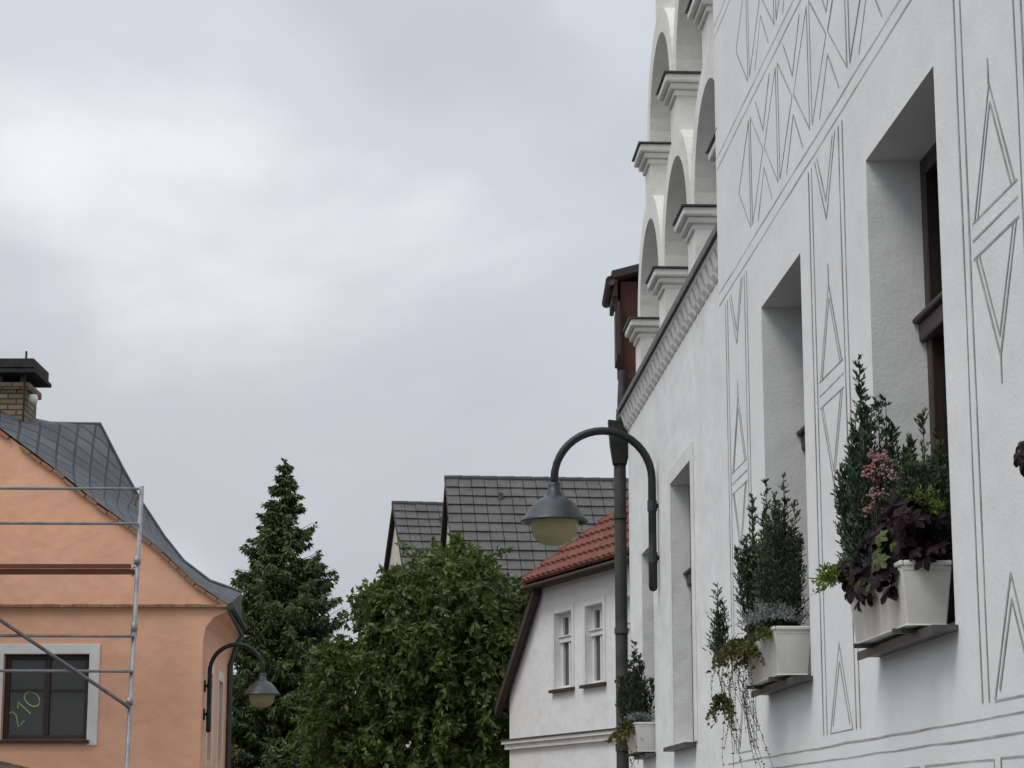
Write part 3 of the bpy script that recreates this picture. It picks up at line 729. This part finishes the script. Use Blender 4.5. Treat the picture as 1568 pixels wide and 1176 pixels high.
def heuchera(F,a0,a1,z0,z1,n,r=(.028,.045),dd=.12):
    its=[]
    for i in range(n):
        a=random.uniform(a0,a1); z=random.uniform(z0,z1); k=(z-z0)/(z1-z0)
        d=-.06-dd*random.random()*(1.25-abs(k-.35))
        its.append((F.P(a,z,d),random.uniform(*r),F.n*(-.9)+F.e*random.uniform(-1,.2)+V((0,0,random.uniform(-.1,1.1)))))
    return lobed('heuchera_plant',its,L_heu,lambda c:V((c.x+.06,c.y,max(z0+.08,c.z-.12))))
# window 1
conifer('dwarf_conifer',FA.P(8.15,2.46,-.07),.72,.18,50,L_con,64,leaf=.022)
conifer('dwarf_conifer',FA.P(8.42,2.46,-.09),.92,.07,12,L_con,95,leaf=.022)
conifer('dwarf_conifer',FA.P(7.86,2.46,.0),.62,.13,32,L_con2,54)
heuchera(FA,7.66,8.35,2.40,2.72,130,(.034,.062),.15)
its=[]
for i in range(60):
    its.append((FA.P(random.uniform(7.56,7.95),random.uniform(2.47,2.66),random.uniform(-.17,.0)),random.uniform(.03,.05),FA.n*(-.5)+FA.e*random.uniform(-1.1,-.3)+V((0,0,random.uniform(0,1)))))
lobed('heuchera_plant',its,L_heu,lambda c:V((c.x,c.y+.05,2.47)))
bush('lime_cypress',FA.P(8.32,2.52,-.20),(.13,.16,.14),1700,.022,.008,L_lime,.1,110)
bush('golden_shrub',FA.P(7.70,2.68,-.03),(.07,.08,.16),800,.024,.008,L_lime,.0,60)
lobed('coral_bells',[(FA.P(random.uniform(7.62,8.2),random.uniform(2.44,2.60),-.14-.07*random.random()),random.uniform(.03,.045),(-1,-.6,.5)) for _ in range(16)],L_green)
mb=MB()
CLS=[(7.93,2.90,-.12),(7.99,2.87,-.15),(7.88,2.84,-.10),(7.96,2.78,-.15),(8.03,2.74,-.15),(8.0,2.93,-.13)]
for i in range(260):
    cl=random.choice(CLS)
    p=FA.P(cl[0]+random.gauss(0,.03),cl[1]+random.gauss(0,.014),cl[2]+random.gauss(0,.018)); r=random.uniform(.004,.008)
    mb.revolve(p,[(0,-r),(r*.8,-r*.5),(r,0),(r*.8,r*.5),(0,r)],6)
mb.obj('sedum_plant',L_pink)
mb=MB()
for cl in CLS: mb.tube([FA.P(7.92,2.48,-.07),FA.P(cl[0],(2.48+cl[1])/2,cl[2]),FA.P(*cl)],.003,5)
mb.obj('sedum_stems',M_bark,bpy.data.objects['sedum_plant'])
# window 2
conifer('dwarf_conifer',FA.P(10.85,2.46,-.08),.82,.14,38,L_con2,58)
conifer('dwarf_conifer',FA.P(10.5,2.46,-.05),.80,.12,36,L_con2,56)
conifer('dwarf_conifer',FA.P(11.12,2.38,-.27),.42,.035,7,L_con2,30)
bush('silver_calocephalus',FA.P(10.42,2.56,-.12),(.16,.24,.13),2200,.026,.004,L_silver,0,190)
bush('trailing_foliage',FA.P(10.85,2.45,-.20),(.16,.34,.17),2000,.026,.018,L_mix,.5,170)
bush('trailing_foliage',FA.P(10.4,2.48,-.17),(.08,.3,.09),700,.024,.017,L_green,.5,70)
bush('trailing_foliage',FA.P(11.1,2.20,-.27),(.08,.12,.2),600,.022,.016,L_mix,.5,70)
heuchera(FA,10.75,11.15,2.46,2.6,26)
vines('trailing_vine',[FA.P(random.uniform(10.3,11.2),2.44,random.uniform(-.34,-.14)) for _ in range(26)],L_mix,.011,(.25,.66),34,.07)
# window 0 (nearest)
heuchera(FA,5.55,6.0,2.42,2.68,60); conifer('dwarf_conifer',FA.P(5.35,2.48,-.05),.6,.11,20,L_con,40)
lobed('heuchera_plant',[(FA.P(5.93,2.585,-.205),.034,(-1,-.6,.4)),(FA.P(5.9,2.56,-.20),.04,(-1,-.5,.2)),(FA.P(5.95,2.62,-.19),.026,(-.8,-.6,.6))],L_heu,lambda c:V((c.x+.1,c.y-.05,c.z-.02)))
# window 4
conifer('dwarf_conifer',FB.P(17.5,2.32,-.10),.68,.13,30,L_con2,44,leaf=.028)
bush('trailing_foliage',FB.P(17.45,2.34,-.17),(.15,.36,.18),1000,.035,.022,L_mix,.4,90)
bush('silver_calocephalus',FB.P(17.3,2.40,-.10),(.13,.2,.12),700,.03,.008,L_silver,.1,60)
vines('trailing_vine',[FB.P(random.uniform(17.2,17.8),2.32,random.uniform(-.24,-.14)) for _ in range(9)],L_mix,.016,(.2,.4),30,.05)

# ------------------------------------------------------------ overcast sky
w=bpy.data.worlds.new('World'); bpy.context.scene.world=w; w.use_nodes=True; nt=w.node_tree; bg=nt.nodes['Background']
sky=node(nt,'ShaderNodeTexSky',sky_type='NISHITA'); sky.sun_disc=False; sky.sun_elevation=math.radians(55); sky.sun_rotation=math.radians(230)
tc=node(nt,'ShaderNodeTexCoord').outputs['Generated']
mp=node(nt,'ShaderNodeMapping'); mp.inputs['Scale'].default_value=(1,.6,1.7); mp.inputs['Location'].default_value=(.515,.2,.0); nt.links.new(tc,mp.inputs[0])
n1=node(nt,'ShaderNodeTexNoise'); n1.inputs['Scale'].default_value=4.2; n1.inputs['Detail'].default_value=7; n1.inputs['Roughness'].default_value=.46; n1.inputs['Distortion'].default_value=.25
nt.links.new(mp.outputs[0],n1.inputs['Vector'])
cr=node(nt,'ShaderNodeValToRGB'); cr.color_ramp.interpolation='EASE'
cr.color_ramp.elements[0].position=.30; cr.color_ramp.elements[0].color=(.395,.42,.45,1)
cr.color_ramp.elements[1].position=.74; cr.color_ramp.elements[1].color=(.67,.70,.735,1)
e=cr.color_ramp.elements.new(.52); e.color=(.475,.50,.53,1)
nt.links.new(n1.outputs['Fac'],cr.inputs[0])
sx=node(nt,'ShaderNodeSeparateXYZ'); nt.links.new(tc,sx.inputs[0])
mr=node(nt,'ShaderNodeMapRange'); mr.inputs[1].default_value=0; mr.inputs[2].default_value=1; mr.inputs[3].default_value=9.6; mr.inputs[4].default_value=25; nt.links.new(sx.outputs[2],mr.inputs[0])
vm=node(nt,'ShaderNodeVectorMath',operation='SCALE'); nt.links.new(cr.outputs[0],vm.inputs[0]); nt.links.new(mr.outputs[0],vm.inputs['Scale'])
mixo=mixcol(nt,.93,sky.outputs[0],vm.outputs[0]); nt.links.new(mixo,bg.inputs[0]); bg.inputs[1].default_value=.1
sl=bpy.data.lights.new('sun','SUN'); sl.energy=1.35; sl.angle=math.radians(25); sl.color=(1,.97,.93)
so=bpy.data.objects.new('sun',sl); bpy.context.collection.objects.link(so); so.rotation_euler=(math.radians(35),0,math.radians(-50)); so.location=(-20,-20,40)

# ------------------------------------------------------------ camera
cam=bpy.data.cameras.new('camera'); cam.lens=77; cam.sensor_width=36; cam.clip_end=2000; cam.clip_start=.05
co=bpy.data.objects.new('camera',cam); bpy.context.collection.objects.link(co); co.location=(0,0,1.6); co.rotation_euler=(math.radians(90+11.33),0,0)
sc=bpy.context.scene; sc.camera=co
sc.view_settings.view_transform='Standard'; sc.view_settings.look='None'; sc.view_settings.exposure=0
